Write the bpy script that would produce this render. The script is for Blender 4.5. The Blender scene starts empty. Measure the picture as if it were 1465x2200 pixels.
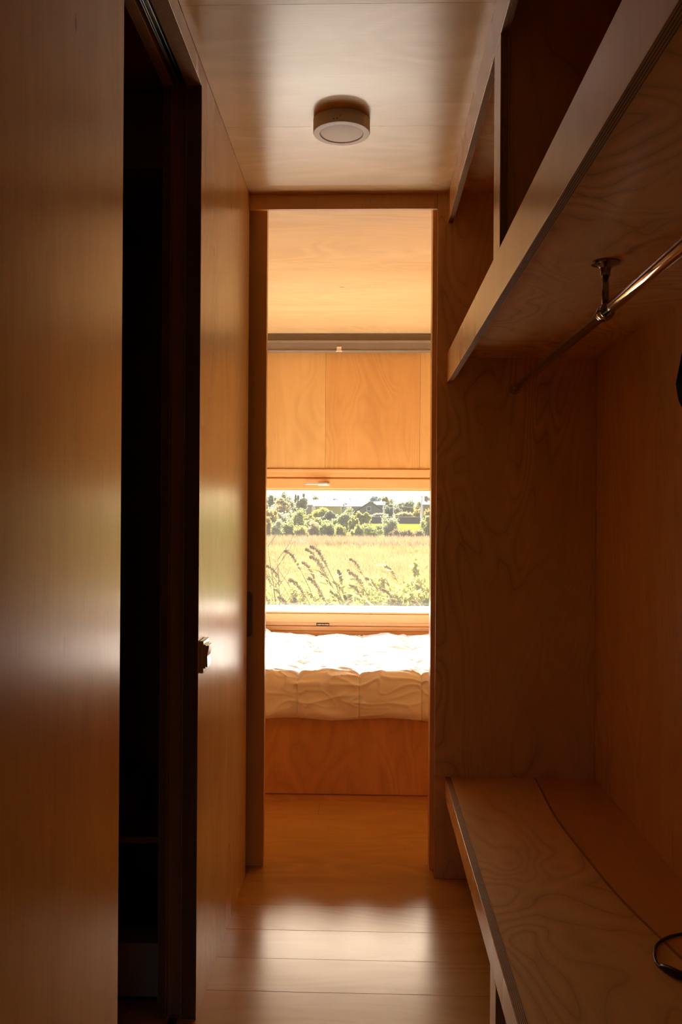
import bpy, bmesh, math, random
import numpy as np
from mathutils import Vector, Matrix, noise

S = bpy.context.scene
COL = S.collection
rnd = random.Random(7)
rng = np.random.default_rng(7)

# ------------------------------------------------------------------ camera
cam_data = bpy.data.cameras.new('camera')
cam = bpy.data.objects.new('camera', cam_data)
COL.objects.link(cam)
cam_data.sensor_fit = 'HORIZONTAL'
cam_data.sensor_width = 36.0
cam_data.lens = 36.0 * 1886.08 / 1465.0
cam_data.clip_start = 0.02
cam_data.clip_end = 3000
YAW, PITCH, ROLL = 0.0304, 0.0021, 0.0062
_f = Vector((-math.sin(YAW) * math.cos(PITCH), math.cos(YAW) * math.cos(PITCH), math.sin(PITCH)))
_r = Vector((math.cos(YAW), math.sin(YAW), 0))
_u = _r.cross(_f)
_r2 = _r * math.cos(ROLL) + _u * math.sin(ROLL)
_u2 = -_r * math.sin(ROLL) + _u * math.cos(ROLL)
M = Matrix((( _r2.x, _u2.x, -_f.x, 0), (_r2.y, _u2.y, -_f.y, 0), (_r2.z, _u2.z, -_f.z, 1.3), (0, 0, 0, 1)))
cam.matrix_world = M
S.camera = cam

# ------------------------------------------------------------------ sky, sun, exposure
world = bpy.data.worlds.new('world')
S.world = world
world.use_nodes = True
wn = world.node_tree.nodes
bg = wn['Background']
sky = wn.new('ShaderNodeTexSky')
sky.sky_type = 'NISHITA'
sky.sun_disc = False
sky.sun_elevation = math.radians(27.5)
sky.sun_rotation = math.radians(0)
sky.air_density = 1.0
sky.dust_density = 5.0
sky.ozone_density = 1.0
world.node_tree.links.new(sky.outputs[0], bg.inputs[0])
bg.inputs[1].default_value = 0.40

SUN_EL, SUN_AZ = math.radians(29.3), math.radians(-4)
sun_data = bpy.data.lights.new('sun', 'SUN')
sun_data.energy = 29.0
sun_data.color = (1.0, 0.93, 0.82)
sun_data.angle = math.radians(0.9)
sun = bpy.data.objects.new('sun', sun_data)
COL.objects.link(sun)
_sd = Vector((math.sin(SUN_AZ) * math.cos(SUN_EL), math.cos(SUN_AZ) * math.cos(SUN_EL), math.sin(SUN_EL)))
sun.rotation_euler = _sd.to_track_quat('Z', 'Y').to_euler()
sun.location = (0, 30, 20)

S.view_settings.view_transform = 'Standard'
S.view_settings.look = 'None'
S.view_settings.exposure = 0.2
S.view_settings.gamma = 1.0
S.view_settings.use_curve_mapping = False
try:
    S.cycles.use_denoising = True
    S.cycles.denoiser = 'OPENIMAGEDENOISE'
    S.cycles.max_bounces = 14
    S.cycles.diffuse_bounces = 9
    S.cycles.glossy_bounces = 5
    S.cycles.transparent_max_bounces = 16
    S.cycles.sample_clamp_indirect = 12.0
    S.cycles.caustics_reflective = False
    S.cycles.caustics_refractive = False
    S.cycles.light_sampling_threshold = 0.0
except Exception:
    pass


# light portals filling the two window openings (they only guide sky sampling)
def portal(name, loc, rot, sx, sy):
    d = bpy.data.lights.new(name, 'AREA')
    d.shape = 'RECTANGLE'
    d.size, d.size_y = sx, sy
    d.cycles.is_portal = True
    o = bpy.data.objects.new(name, d)
    COL.objects.link(o)
    o.location = loc
    o.rotation_euler = rot


portal('window_portal', (-0.24, 5.80, 1.06), (-math.pi / 2, 0, 0), 1.9, 0.80)
portal('rear_fill_portal', (0.06, -1.66, 0.70), (math.pi / 2, 0, 0), 0.74, 1.12)


# ------------------------------------------------------------------ materials
def new_mat(name):
    m = bpy.data.materials.new(name)
    m.use_nodes = True
    nt = m.node_tree
    b = nt.nodes['Principled BSDF']
    return m, nt, b


def N(nt, kind, **kw):
    n = nt.nodes.new(kind)
    for k, v in kw.items():
        if isinstance(k, str) and hasattr(n, k):
            setattr(n, k, v)
    return n


def math_node(nt, op, a, b=None, clamp=False):
    n = nt.nodes.new('ShaderNodeMath')
    n.operation = op
    n.use_clamp = clamp
    for i, v in enumerate((a, b)):
        if v is None:
            continue
        if isinstance(v, (int, float)):
            n.inputs[i].default_value = v
        else:
            nt.links.new(v, n.inputs[i])
    return n.outputs[0]


def mix_col(nt, fac, a, b, mode='MIX'):
    n = nt.nodes.new('ShaderNodeMix')
    n.data_type = 'RGBA'
    n.blend_type = mode
    for idx, v in ((0, fac), (6, a), (7, b)):
        if isinstance(v, (int, float)):
            n.inputs[idx].default_value = v
        elif isinstance(v, (tuple, list)):
            n.inputs[idx].default_value = (*v, 1) if len(v) == 3 else v
        else:
            nt.links.new(v, n.inputs[idx])
    return n.outputs[2]


def noise_tex(nt, vec, scale, detail=2, rough=0.5, dist=0.0):
    n = nt.nodes.new('ShaderNodeTexNoise')
    n.inputs['Scale'].default_value = scale
    n.inputs['Detail'].default_value = detail
    n.inputs['Roughness'].default_value = rough
    n.inputs['Distortion'].default_value = dist
    nt.links.new(vec, n.inputs['Vector'])
    return n.outputs['Fac']


def map_range(nt, v, a, b, c=0.0, d=1.0, smooth=True):
    n = nt.nodes.new('ShaderNodeMapRange')
    if smooth:
        n.interpolation_type = 'SMOOTHSTEP'
    nt.links.new(v, n.inputs[0])
    for i, x in enumerate((a, b, c, d)):
        n.inputs[1 + i].default_value = x
    return n.outputs[0]


def wood(name, grain, base=(0.70, 0.40, 0.165), figure=0.35, knots=0.5, rough=0.30, seed=0.0, figscale=1.0,
         spec=0.5, fibre=0.5, bump=0.12, lines=0.0, aniso=1.0, rings=14.0):
    """varnished birch veneer; grain = 'X', 'Y' or 'Z', the axis the fibres follow"""
    m, nt, b = new_mat(name)
    tc = nt.nodes.new('ShaderNodeTexCoord')
    oi = nt.nodes.new('ShaderNodeObjectInfo')
    ad = nt.nodes.new('ShaderNodeVectorMath')
    ad.operation = 'ADD'
    nt.links.new(tc.outputs['Object'], ad.inputs[0])
    cb = nt.nodes.new('ShaderNodeCombineXYZ')
    sh = math_node(nt, 'MULTIPLY', oi.outputs['Random'], 37.0)
    sh = math_node(nt, 'ADD', sh, seed)
    for i in range(3):
        nt.links.new(sh, cb.inputs[i])
    nt.links.new(cb.outputs[0], ad.inputs[1])

    def mapped(along, across):
        mp = nt.nodes.new('ShaderNodeMapping')
        s = [across] * 3
        s['XYZ'.index(grain)] = along
        mp.inputs['Scale'].default_value = s
        nt.links.new(ad.outputs[0], mp.inputs['Vector'])
        return mp.outputs[0]
    # broad tone
    tone = noise_tex(nt, mapped(0.5, 2.6), 1.0, 2, 0.5)
    # fibres
    fib = noise_tex(nt, mapped(9.0, 170.0), 1.0, 2, 0.5)
    band = noise_tex(nt, mapped(1.6, 9.0), 1.0, 4, 0.45, 0.6)
    # growth ring contours of the rotary cut sheet
    fld = noise_tex(nt, mapped(0.9 * figscale * aniso, 2.8 * figscale), 1.0, 2.2, 0.42, 0.7)
    k = math_node(nt, 'MULTIPLY', fld, rings)
    fr = math_node(nt, 'ABSOLUTE', math_node(nt, 'SUBTRACT', math_node(nt, 'FRACT', k), 0.5))
    line = math_node(nt, 'MULTIPLY', map_range(nt, fr, 0.0, 0.07, 1.0, 0.0), lines)
    soft = map_range(nt, fr, 0.05, 0.5, 0.55, 0.0)
    brk = noise_tex(nt, mapped(2.2, 5.0), 1.0, 2, 0.5)
    brk = map_range(nt, brk, 0.35, 0.6, 0.25, 1.0)
    fig = math_node(nt, 'MULTIPLY', math_node(nt, 'ADD', line, soft), brk)
    # small dark flecks
    vo = nt.nodes.new('ShaderNodeTexVoronoi')
    vo.inputs['Scale'].default_value = 1.0
    nt.links.new(mapped(2.4, 7.5), vo.inputs['Vector'])
    sel = nt.nodes.new('ShaderNodeSeparateColor')
    nt.links.new(vo.outputs['Color'], sel.inputs[0])
    on = map_range(nt, sel.outputs[0], 0.70, 0.72)
    fl = map_range(nt, vo.outputs['Distance'], 0.018, 0.05, 1.0, 0.0)
    fleck = math_node(nt, 'MULTIPLY', math_node(nt, 'MULTIPLY', fl, on), knots)
    dark = tuple(c * f for c, f in zip(base, (0.60, 0.50, 0.40)))
    light = tuple(min(1, c * f) for c, f in zip(base, (1.10, 1.14, 1.22)))
    c = mix_col(nt, map_range(nt, tone, 0.3, 0.7), base, light)
    c = mix_col(nt, math_node(nt, 'MULTIPLY', map_range(nt, band, 0.3, 0.75), 0.16), c, dark)
    c = mix_col(nt, math_node(nt, 'MULTIPLY', map_range(nt, fib, 0.45, 0.7), fibre * 0.22), c, dark)
    c = mix_col(nt, math_node(nt, 'MULTIPLY', fig, figure), c, dark)
    c = mix_col(nt, fleck, c, (0.07, 0.03, 0.012))
    nt.links.new(c, b.inputs['Base Color'])
    rr = math_node(nt, 'ADD', math_node(nt, 'MULTIPLY', tone, 0.08), rough - 0.04)
    nt.links.new(rr, b.inputs['Roughness'])
    b.inputs['Specular IOR Level'].default_value = spec
    bp = nt.nodes.new('ShaderNodeBump')
    bp.inputs['Strength'].default_value = bump
    bp.inputs['Distance'].default_value = 0.002
    wav = noise_tex(nt, mapped(3.0, 7.0), 1.0, 3, 0.5, 0.5)
    hh = math_node(nt, 'ADD', math_node(nt, 'MULTIPLY', fib, 0.03), wav)
    nt.links.new(hh, bp.inputs['Height'])
    nt.links.new(bp.outputs[0], b.inputs['Normal'])
    return m


def ply_edge(name, axis, period=0.0036, light=(0.50, 0.30, 0.14), dark=(0.12, 0.055, 0.022)):
    """raw plywood edge, veneers stacked along the given axis"""
    m, nt, b = new_mat(name)
    tc = nt.nodes.new('ShaderNodeTexCoord')
    sp = nt.nodes.new('ShaderNodeSeparateXYZ')
    nt.links.new(tc.outputs['Object'], sp.inputs[0])
    v = math_node(nt, 'DIVIDE', sp.outputs['XYZ'.index(axis)], period)
    fr = math_node(nt, 'FRACT', math_node(nt, 'ADD', v, 100.0))
    st = map_range(nt, math_node(nt, 'ABSOLUTE', math_node(nt, 'SUBTRACT', fr, 0.5)), 0.12, 0.26, 1.0, 0.0)
    nz = noise_tex(nt, tc.outputs['Object'], 40, 2)
    c = mix_col(nt, st, light, dark)
    c = mix_col(nt, math_node(nt, 'MULTIPLY', nz, 0.5), c, dark)
    nt.links.new(c, b.inputs['Base Color'])
    b.inputs['Roughness'].default_value = 0.7
    b.inputs['Specular IOR Level'].default_value = 0.2
    return m


def plain(name, col, rough=0.5, metal=0.0, spec=0.5, var=0.12, scale=12.0):
    m, nt, b = new_mat(name)
    tc = nt.nodes.new('ShaderNodeTexCoord')
    nz = noise_tex(nt, tc.outputs['Object'], scale, 3)
    c = mix_col(nt, nz, tuple(max(0, x * (1 - var)) for x in col), tuple(min(1, x * (1 + var)) for x in col))
    nt.links.new(c, b.inputs['Base Color'])
    b.inputs['Roughness'].default_value = rough
    b.inputs['Metallic'].default_value = metal
    b.inputs['Specular IOR Level'].default_value = spec
    return m


def leaf_mat(name, col, col2, trans=0.45, scale=3.0, rough=0.6, spec=0.05):
    m, nt, b = new_mat(name)
    tc = nt.nodes.new('ShaderNodeTexCoord')
    nz = noise_tex(nt, tc.outputs['Object'], scale, 3, 0.65)
    f = map_range(nt, nz, 0.35, 0.65)
    c = mix_col(nt, f, col, col2)
    nt.links.new(c, b.inputs['Base Color'])
    b.inputs['Roughness'].default_value = rough
    b.inputs['Specular IOR Level'].default_value = spec
    tr = nt.nodes.new('ShaderNodeBsdfTranslucent')
    nt.links.new(c, tr.inputs['Color'])
    mx = nt.nodes.new('ShaderNodeMixShader')
    mx.inputs[0].default_value = trans
    nt.links.new(b.outputs[0], mx.inputs[1])
    nt.links.new(tr.outputs[0], mx.inputs[2])
    nt.links.new(mx.outputs[0], nt.nodes['Material Output'].inputs['Surface'])
    return m


def glass_mat():
    m, nt, b = new_mat('window_glass')
    nt.nodes.remove(b)
    fr = nt.nodes.new('ShaderNodeFresnel')
    fr.inputs['IOR'].default_value = 1.5
    t = nt.nodes.new('ShaderNodeBsdfTransparent')
    t.inputs[0].default_value = (0.93, 0.94, 0.93, 1)
    g = nt.nodes.new('ShaderNodeBsdfGlossy')
    g.inputs['Roughness'].default_value = 0.0
    mx = nt.nodes.new('ShaderNodeMixShader')
    nt.links.new(fr.outputs[0], mx.inputs[0])
    nt.links.new(t.outputs[0], mx.inputs[1])
    nt.links.new(g.outputs[0], mx.inputs[2])
    dust = nt.nodes.new('ShaderNodeBsdfTranslucent')
    dust.inputs[0].default_value = (0.9, 0.88, 0.85, 1)
    md = nt.nodes.new('ShaderNodeMixShader')
    md.inputs[0].default_value = 0.018
    nt.links.new(mx.outputs[0], md.inputs[1])
    nt.links.new(dust.outputs[0], md.inputs[2])
    nt.links.new(md.outputs[0], nt.nodes['Material Output'].inputs['Surface'])
    return m


BIRCH = (0.70, 0.435, 0.155)
W = {
    'wallZ': wood('birch_wall_veneer', 'Z', BIRCH, 0.32, 0.35, 0.26, 1.0),
    'leafZ': wood('birch_door_veneer', 'Z', BIRCH, 0.12, 0.5, 0.25, 2.0, spec=0.7),
    'closetZ': wood('birch_figured_veneer', 'Z', (0.70, 0.41, 0.155), 0.60, 0.9, 0.38, 3.3, 1.25, lines=0.7, rings=20.0),
    'shelfY': wood('birch_swirled_veneer', 'Y', (0.80, 0.51, 0.23), 0.85, 0.6, 0.32, 4.0, 1.1, lines=0.7, aniso=2.3),
    'benchY': wood('birch_bench_veneer', 'Y', (0.70, 0.42, 0.17), 0.58, 0.7, 0.34, 9.0, 1.1, lines=0.8, aniso=1.6),
    'benchredY': wood('birch_red_bench_veneer', 'Y', (0.62, 0.31, 0.10), 0.2, 0.5, 0.38, 6.0),
    'ceilX': wood('birch_ceiling_veneer', 'X', (0.76, 0.54, 0.26), 0.42, 0.9, 0.27, 5.0, 0.8),
    'bedceilX': wood('birch_bedroom_ceiling_veneer', 'X', (0.75, 0.54, 0.26), 0.35, 1.0, 0.40, 8.0),
    'floorX': wood('birch_floor_boards', 'X', (0.56, 0.30, 0.080), 0.42, 0.9, 0.24, 7.0, 1.0, bump=0.2),
    'farZ': wood('birch_far_wall_veneer', 'Z', (0.70, 0.425, 0.15), 0.34, 0.9, 0.45, 11.0, 1.2, fibre=0.2, lines=0.25),
    'farmidZ': wood('birch_far_wall_redder_veneer', 'Z', (0.66, 0.365, 0.115), 0.34, 0.8, 0.45, 31.0, 1.2, fibre=0.2, lines=0.25),
    'frameX': wood('pine_window_frame', 'X', (0.70, 0.39, 0.14), 0.05, 0.0, 0.38, 12.0),
    'frameZ': wood('pine_window_stile', 'Z', (0.70, 0.39, 0.14), 0.05, 0.0, 0.38, 12.0),
    'fasciaY': wood('birch_fascia_veneer', 'Z', (0.70, 0.42, 0.16), 0.20, 0.5, 0.28, 13.0, 0.9),
    'doorZ': wood('birch_jamb_veneer', 'Z', (0.64, 0.35, 0.12), 0.14, 0.5, 0.34, 14.0),
    'bedZ': wood('birch_bed_veneer', 'Z', (0.66, 0.35, 0.11), 0.45, 0.9, 0.42, 15.0, 1.3, lines=0.4),
    'edgeX': ply_edge('plywood_edge_layers_across_x', 'X'),
    'shadedX': ply_edge('shade_darkened_plywood_edge', 'X', 0.0036, (0.20, 0.10, 0.045), (0.05, 0.022, 0.010)),  # raw ply edge darkened: the jamb's shade is put into its colour
    'edgeY': ply_edge('plywood_edge_layers_across_y', 'Y'),
    'edgeZ': ply_edge('plywood_edge_layers_across_z', 'Z'),
    'seam': plain('dark_seam_filler', (0.30, 0.125, 0.04), 0.5),
    'dark': plain('dark_recess_brown', (0.03, 0.018, 0.012), 0.8),  # near-black brown for slots, tracks and board gaps
    'bath': wood('birch_shade_dark_veneer', 'Z', (0.26, 0.105, 0.04), 0.1, 0.2, 0.6, 16.0),  # birch darkened in colour to stand in for shade at the left opening
    'rail': plain('brushed_aluminium_rail', (0.45, 0.44, 0.42), 0.35, 0.9),
    'chrome': plain('dark_chrome', (0.62, 0.58, 0.55), 0.09, 1.0, var=0.03),
    'chromedark': plain('smoked_chrome', (0.30, 0.24, 0.21), 0.16, 1.0, var=0.05),
    'white': plain('white_enamel', (0.78, 0.76, 0.72), 0.45, var=0.03),
    'plinth': plain('grey_painted_plinth', (0.30, 0.27, 0.24), 0.6, var=0.03),
    'diff': plain('opal_diffuser', (0.85, 0.82, 0.76), 0.5, var=0.02),
    'switch': plain('shade_darkened_switch_plastic', (0.50, 0.34, 0.22), 0.16, var=0.03),  # plastic colour lowered, with the shade on the switch painted in
    'black': plain('black_cotton', (0.006, 0.006, 0.007), 0.95, spec=0.1),
    'rubber': plain('black_rubber', (0.012, 0.012, 0.014), 0.38),
    'steel': plain('steel_hinge', (0.75, 0.73, 0.70), 0.25, 0.9),
    'handle': plain('satin_window_handle', (0.80, 0.76, 0.70), 0.3, 0.55),
    'blind': plain('grey_blind_fabric', (0.25, 0.21, 0.17), 0.7),
    'blindm': plain('grey_blind_cassette', (0.36, 0.33, 0.29), 0.45, 0.3),
    'pull': plain('bronze_finger_pull', (0.20, 0.12, 0.075), 0.4, 0.5),
    'shell': plain('grey_outer_cladding', (0.35, 0.33, 0.30), 0.7),
    'sill': plain('white_metal_sill', (0.85, 0.85, 0.83), 0.35),
    'glass': glass_mat(),
}


def cloth_mat():
    m, nt, b = new_mat('white_cotton_duvet')
    tc = nt.nodes.new('ShaderNodeTexCoord')
    nz = noise_tex(nt, tc.outputs['Object'], 9, 4, 0.6)
    c = mix_col(nt, nz, (0.89, 0.87, 0.88), (0.93, 0.91, 0.92))
    nt.links.new(c, b.inputs['Base Color'])
    b.inputs['Roughness'].default_value = 0.85
    b.inputs['Sheen Weight'].default_value = 0.2
    bp = nt.nodes.new('ShaderNodeBump')
    bp.inputs['Strength'].default_value = 0.25
    bp.inputs['Distance'].default_value = 0.004
    n2 = noise_tex(nt, tc.outputs['Object'], 22, 3, 0.6, 0.8)
    nt.links.new(n2, bp.inputs['Height'])
    nt.links.new(bp.outputs[0], b.inputs['Normal'])
    return m


W['cloth'] = cloth_mat()
W['thread'] = plain('grey_thread', (0.45, 0.38, 0.32), 0.9)


# ------------------------------------------------------------------ object helpers
def tag(o, label=None, cat=None, group=None, kind=None):
    if label: o['label'] = label
    if cat: o['category'] = cat
    if group: o['group'] = group
    if kind: o['kind'] = kind
    return o


def empty(name, loc=(0, 0, 0), rz=0.0, **kw):
    o = bpy.data.objects.new(name, None)
    o.empty_display_size = 0.05
    COL.objects.link(o)
    o.location = loc
    o.rotation_euler.z = rz
    tag(o, **kw)
    return o


def world_loc(o):
    v = Vector((0, 0, 0))
    while o is not None:
        v = v + o.location
        o = o.parent
    return v


def link(name, me, mats, parent=None, local=False, **kw):
    """meshes are written in world coordinates; a child is shifted into its parent's frame"""
    for m in (mats if isinstance(mats, (list, tuple)) else [mats]):
        me.materials.append(m)
    o = bpy.data.objects.new(name, me)
    COL.objects.link(o)
    if parent is not None:
        if not local:
            me.transform(Matrix.Translation(-world_loc(parent)))
        o.parent = parent
    tag(o, **kw)
    return o


def bm_mesh(bm, name='mesh', smooth=False):
    me = bpy.data.meshes.new(name)
    bm.normal_update()
    bm.to_mesh(me)
    bm.free()
    if smooth:
        for p in me.polygons:
            p.use_smooth = True
    return me


def bm_box(bm, a, b, bevel=0.0, face_mat=0, edge_axis=None, edge_mat=1):
    """box between corners; edge_axis = stacking axis of a plywood board: the four narrow sides take edge_mat"""
    r = bmesh.ops.create_cube(bm, size=1.0)
    vs = r['verts']
    c = [(a[i] + b[i]) / 2 for i in range(3)]
    s = [abs(b[i] - a[i]) for i in range(3)]
    for v in vs:
        v.co = Vector((c[0] + v.co.x * s[0], c[1] + v.co.y * s[1], c[2] + v.co.z * s[2]))
    fs = {f for v in vs for f in v.link_faces}
    for f in fs:
        f.normal_update()
        f.material_index = face_mat
        if edge_axis is not None:
            ax = 'XYZ'.index(edge_axis)
            if abs(f.normal[ax]) < 0.5:
                f.material_index = edge_mat
    if bevel > 0:
        es = list({e for v in vs for e in v.link_edges})
        bmesh.ops.bevel(bm, geom=es, offset=bevel, segments=2, affect='EDGES', profile=0.6)
    return bm


def box(name, a, b, mat, parent=None, bevel=0.0015, edge=None, shaded=False, **kw):
    bm = bmesh.new()
    bm_box(bm, a, b, bevel, 0, edge)
    mats = [mat, W['shadedX' if shaded else 'edge' + edge]] if edge else [mat]
    return link(name, bm_mesh(bm), mats, parent, **kw)


def boxes(name, lst, mat, parent=None, bevel=0.001, **kw):
    bm = bmesh.new()
    for a, b in lst:
        bm_box(bm, a, b, bevel)
    return link(name, bm_mesh(bm), [mat], parent, **kw)


def tube_bm(bm, pts, radii, seg=16, cap=True):
    pts = [Vector(p) for p in pts]
    if isinstance(radii, (int, float)):
        radii = [radii] * len(pts)
    rings = []
    ref = None
    for i, p in enumerate(pts):
        t = (pts[min(i + 1, len(pts) - 1)] - pts[max(i - 1, 0)]).normalized()
        if ref is None:
            ref = Vector((0, 0, 1)) if abs(t.z) < 0.9 else Vector((1, 0, 0))
        n = t.cross(ref).normalized()
        ref = n.cross(t).normalized()
        ring = [bm.verts.new(p + (n * math.cos(k * 2 * math.pi / seg) + ref * math.sin(k * 2 * math.pi / seg)) * radii[i])
                for k in range(seg)]
        rings.append(ring)
    for a, b in zip(rings, rings[1:]):
        for k in range(seg):
            bm.faces.new((a[k], a[(k + 1) % seg], b[(k + 1) % seg], b[k]))
    if cap:
        bm.faces.new(rings[0][::-1])
        bm.faces.new(rings[-1])
    bmesh.ops.recalc_face_normals(bm, faces=bm.faces[:])
    return bm


def tube(name, pts, radii, mat, parent=None, seg=16, smooth=True, **kw):
    bm = tube_bm(bmesh.new(), pts, radii, seg)
    return link(name, bm_mesh(bm, smooth=smooth), [mat], parent, **kw)


def lathe(name, prof, centre, axis, mat, parent=None, seg=48, smooth=True, **kw):
    """prof: list of (radius, height along axis)"""
    bm = bmesh.new()
    c = Vector(centre)
    ax = Vector(axis).normalized()
    n = ax.orthogonal().normalized()
    q = ax.cross(n)
    rings = []
    for r, h in prof:
        rings.append([bm.verts.new(c + ax * h + (n * math.cos(2 * math.pi * k / seg) + q * math.sin(2 * math.pi * k / seg)) * max(r, 1e-5))
                      for k in range(seg)])
    for a, b in zip(rings, rings[1:]):
        for k in range(seg):
            bm.faces.new((a[k], a[(k + 1) % seg], b[(k + 1) % seg], b[k]))
    bm.faces.new(rings[0][::-1])
    bm.faces.new(rings[-1])
    bmesh.ops.recalc_face_normals(bm, faces=bm.faces[:])
    o = link(name, bm_mesh(bm, smooth=smooth), [mat], parent, **kw)
    if smooth:
        o.data.set_sharp_from_angle(angle=math.radians(35))
    return o


def sphere_prof(r, n=10):
    return [(r * math.sin(math.pi * i / n), -r * math.cos(math.pi * i / n)) for i in range(n + 1)]


# ------------------------------------------------------------------ dimensions
XL, XR, XW = -0.432, 0.281, 0.812       # corridor left wall, shelf fascias, closet back wall
ZC = 2.449                              # ceiling
YP = 3.15                               # partition with the sliding door
YB = 5.64                               # bedroom window wall
XO = -1.50                              # outer left wall, inside face
YN = -1.60                              # rear wall, inside face

# ------------------------------------------------------------------ floor: boards laid across the cabin
floor = box('floor', (XO - 0.1, YN - 0.1, -0.10), (XW + 0.1, YB + 0.1, -0.018), W['dark'], kind='structure',
            bevel=0, label='varnished birch board floor running from the corridor into the bedroom')
yy = 2.384 - 0.1765 * 22
rows = []
while yy < YB:
    rows.append(yy)
    yy += 0.1765
for i, y0 in enumerate(rows):
    y1 = y0 + 0.1765
    a, b = max(y0 + 0.0005, YN), min(y1 - 0.0005, YB)
    if b - a < 0.02:
        continue
    cut = XO + 0.25 + rnd.random() * 1.9
    if 1.9 < y0 < 3.3:
        cut = [-0.9, 0.55, -1.1, -0.62, 0.62, -0.8, -1.0, 0.7, -0.9][i % 9]
    xs = [XO, cut, XW]
    for x0, x1 in zip(xs, xs[1:]):
        box('floor_board', (x0 + 0.0005, a, -0.018), (x1 - 0.0005, b, rnd.uniform(-0.0003, 0.0)), W['floorX'], floor, bevel=0.0006)

# ------------------------------------------------------------------ ceiling
ceiling = box('ceiling', (XO - 0.1, YN - 0.1, ZC + 0.018), (XW + 0.1, YB + 0.1, ZC + 0.16), W['shell'], kind='structure',
              bevel=0, label='glossy birch plywood ceiling over corridor and bedroom')
for y0, y1, m in ((YN, -0.2, 'ceilX'), (-0.2, 0.95, 'ceilX'), (0.95, 1.974, 'ceilX'), (1.974, 2.600, 'ceilX'), (2.600, YP + 0.018, 'ceilX'),
                  (YP + 0.018, 5.60, 'bedceilX')):
    x0 = XL if y1 < YP + 0.1 else XO
    box('ceiling_panel', (x0 + 0.0005, y0 + 0.0002, ZC), (XW - 0.0005, y1 - 0.0002, ZC + 0.018), W[m], ceiling, bevel=0.0004)
box('ceiling_panel', (XO, YN, ZC), (XL - 0.0005, YP + 0.018, ZC + 0.018), W['bath'], ceiling, bevel=0.0008)
box('ceiling_trim', (XO, 5.585, ZC - 0.006), (XW, 5.60, ZC - 0.0005), W['edgeY'], ceiling)

# ------------------------------------------------------------------ left corridor wall with the sliding door opening
wl = empty('wall_left', (XL, 2.7, 0), kind='structure', label='left corridor wall of vertical grained birch plywood')
box('wall_panel', (XL - 0.040, 2.240, 0.0), (XL, YP - 0.0005, ZC), W['wallZ'], wl, edge='X', bevel=0.0012, shaded=True)
box('jamb_core', (XL - 0.078, 2.258, 0.0), (XL - 0.040, YP - 0.0005, ZC), W['bath'], wl)  # darkened veneer paints the shade on the jamb
box('inner_panel', (XL - 0.10, 2.240, 0.0), (XL - 0.078, YP - 0.0005, ZC), W['bath'], wl, edge='X', shaded=True)
box('header_board', (XL - 0.040, 0.95, 2.397), (XL, 2.239, ZC), W['wallZ'], wl, edge='X', bevel=0.0012)
box('header_inner_board', (XL - 0.10, 0.95, 2.397), (XL - 0.073, 2.239, ZC), W['bath'], wl, edge='X')
box('header_core', (XL - 0.073, 0.95, 2.440), (XL - 0.040, 2.239, ZC), W['dark'], wl)
boxes('sliding_rail', [((XL - 0.066, 0.95, 2.402), (XL - 0.063, 2.239, 2.438)), ((XL - 0.050, 0.95, 2.402), (XL - 0.047, 2.239, 2.438)),
                       ((XL - 0.066, 0.95, 2.432), (XL - 0.047, 2.239, 2.438)),
                       ((XL - 0.062, 0.95, 2.400), (XL - 0.057, 2.239, 2.404))], W['rail'], wl, label='grey metal sliding rail')
box('wall_panel', (XL - 0.040, YN, 0.0), (XL, 0.95, ZC), W['wallZ'], wl, edge='X')
box('inner_panel', (XL - 0.10, YN, 0.0), (XL - 0.078, 0.95, ZC), W['bath'], wl, edge='X')
box('floor_track', (XL - 0.068, 0.95, 0.0), (XL - 0.048, 2.239, 0.006), W['dark'], wl)

d2 = empty('door_2', (XL - 0.056, 1.27, 0.008), kind='structure', label='half open plain birch sliding door leaf at the left edge')
box('door_leaf', (XL - 0.074, 0.45, 0.009), (XL - 0.045, 1.685, 2.425), W['leafZ'], d2, edge='X', bevel=0.0015)

# ------------------------------------------------------------------ dark room behind the left opening
wo = box('wall_outer_left', (XO - 0.1, YN - 0.1, -0.1), (XO, YB + 0.1, ZC + 0.16), W['bath'], kind='structure', bevel=0,
         label='outer wall on the left side of the cabin')
nic = empty('shelf_niche', (-1.0, 2.6, 0), label='dark shelf niche behind the half open sliding door', cat='niche')
box('back_panel', (XO + 0.001, 3.05, 0.0), (-0.533, 3.068, 2.44), W['bath'], nic)
box('shelf', (XO + 0.001, 2.36, 2.232), (-0.533, 3.05, 2.250), W['bath'], nic, edge='Z')
box('shelf', (XO + 0.001, 2.36, 0.405), (-0.533, 3.05, 0.423), W['bath'], nic, edge='Z')
box('header_panel', (XO + 0.001, 2.36, 2.250), (-0.533, 2.378, 2.44), W['bath'], nic)
box('plinth', (XO + 0.001, 2.30, 0.024), (-0.533, 2.38, 0.165), W['plinth'], nic, label='pale painted plinth')
box('plinth_foot', (XO + 0.001, 2.33, 0.0), (-0.533, 2.37, 0.024), W['dark'], nic)
box('wall_bathroom_near', (XO, 0.35, 0), (XL - 0.101, 0.42, ZC), W['bath'], kind='structure', bevel=0,
    label='cross wall closing the dark room on the near side')

# ------------------------------------------------------------------ right wall (closet back and bedroom right)
wr = box('wall_right', (XW + 0.018, YN - 0.1, -0.1), (XW + 0.12, YB + 0.1, ZC + 0.16), W['shell'], kind='structure', bevel=0,
         label='right wall of reddish birch plywood behind the bench')
for y0, y1 in ((YN, -0.1), (-0.1, 1.10), (1.10, 2.35), (2.35, YP), (YP, 4.4), (4.4, YB)):
    box('wall_panel', (XW, y0 + 0.0005, 0), (XW + 0.018, y1 - 0.0005, ZC), W['wallZ'], wr, bevel=0.0008)

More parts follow.
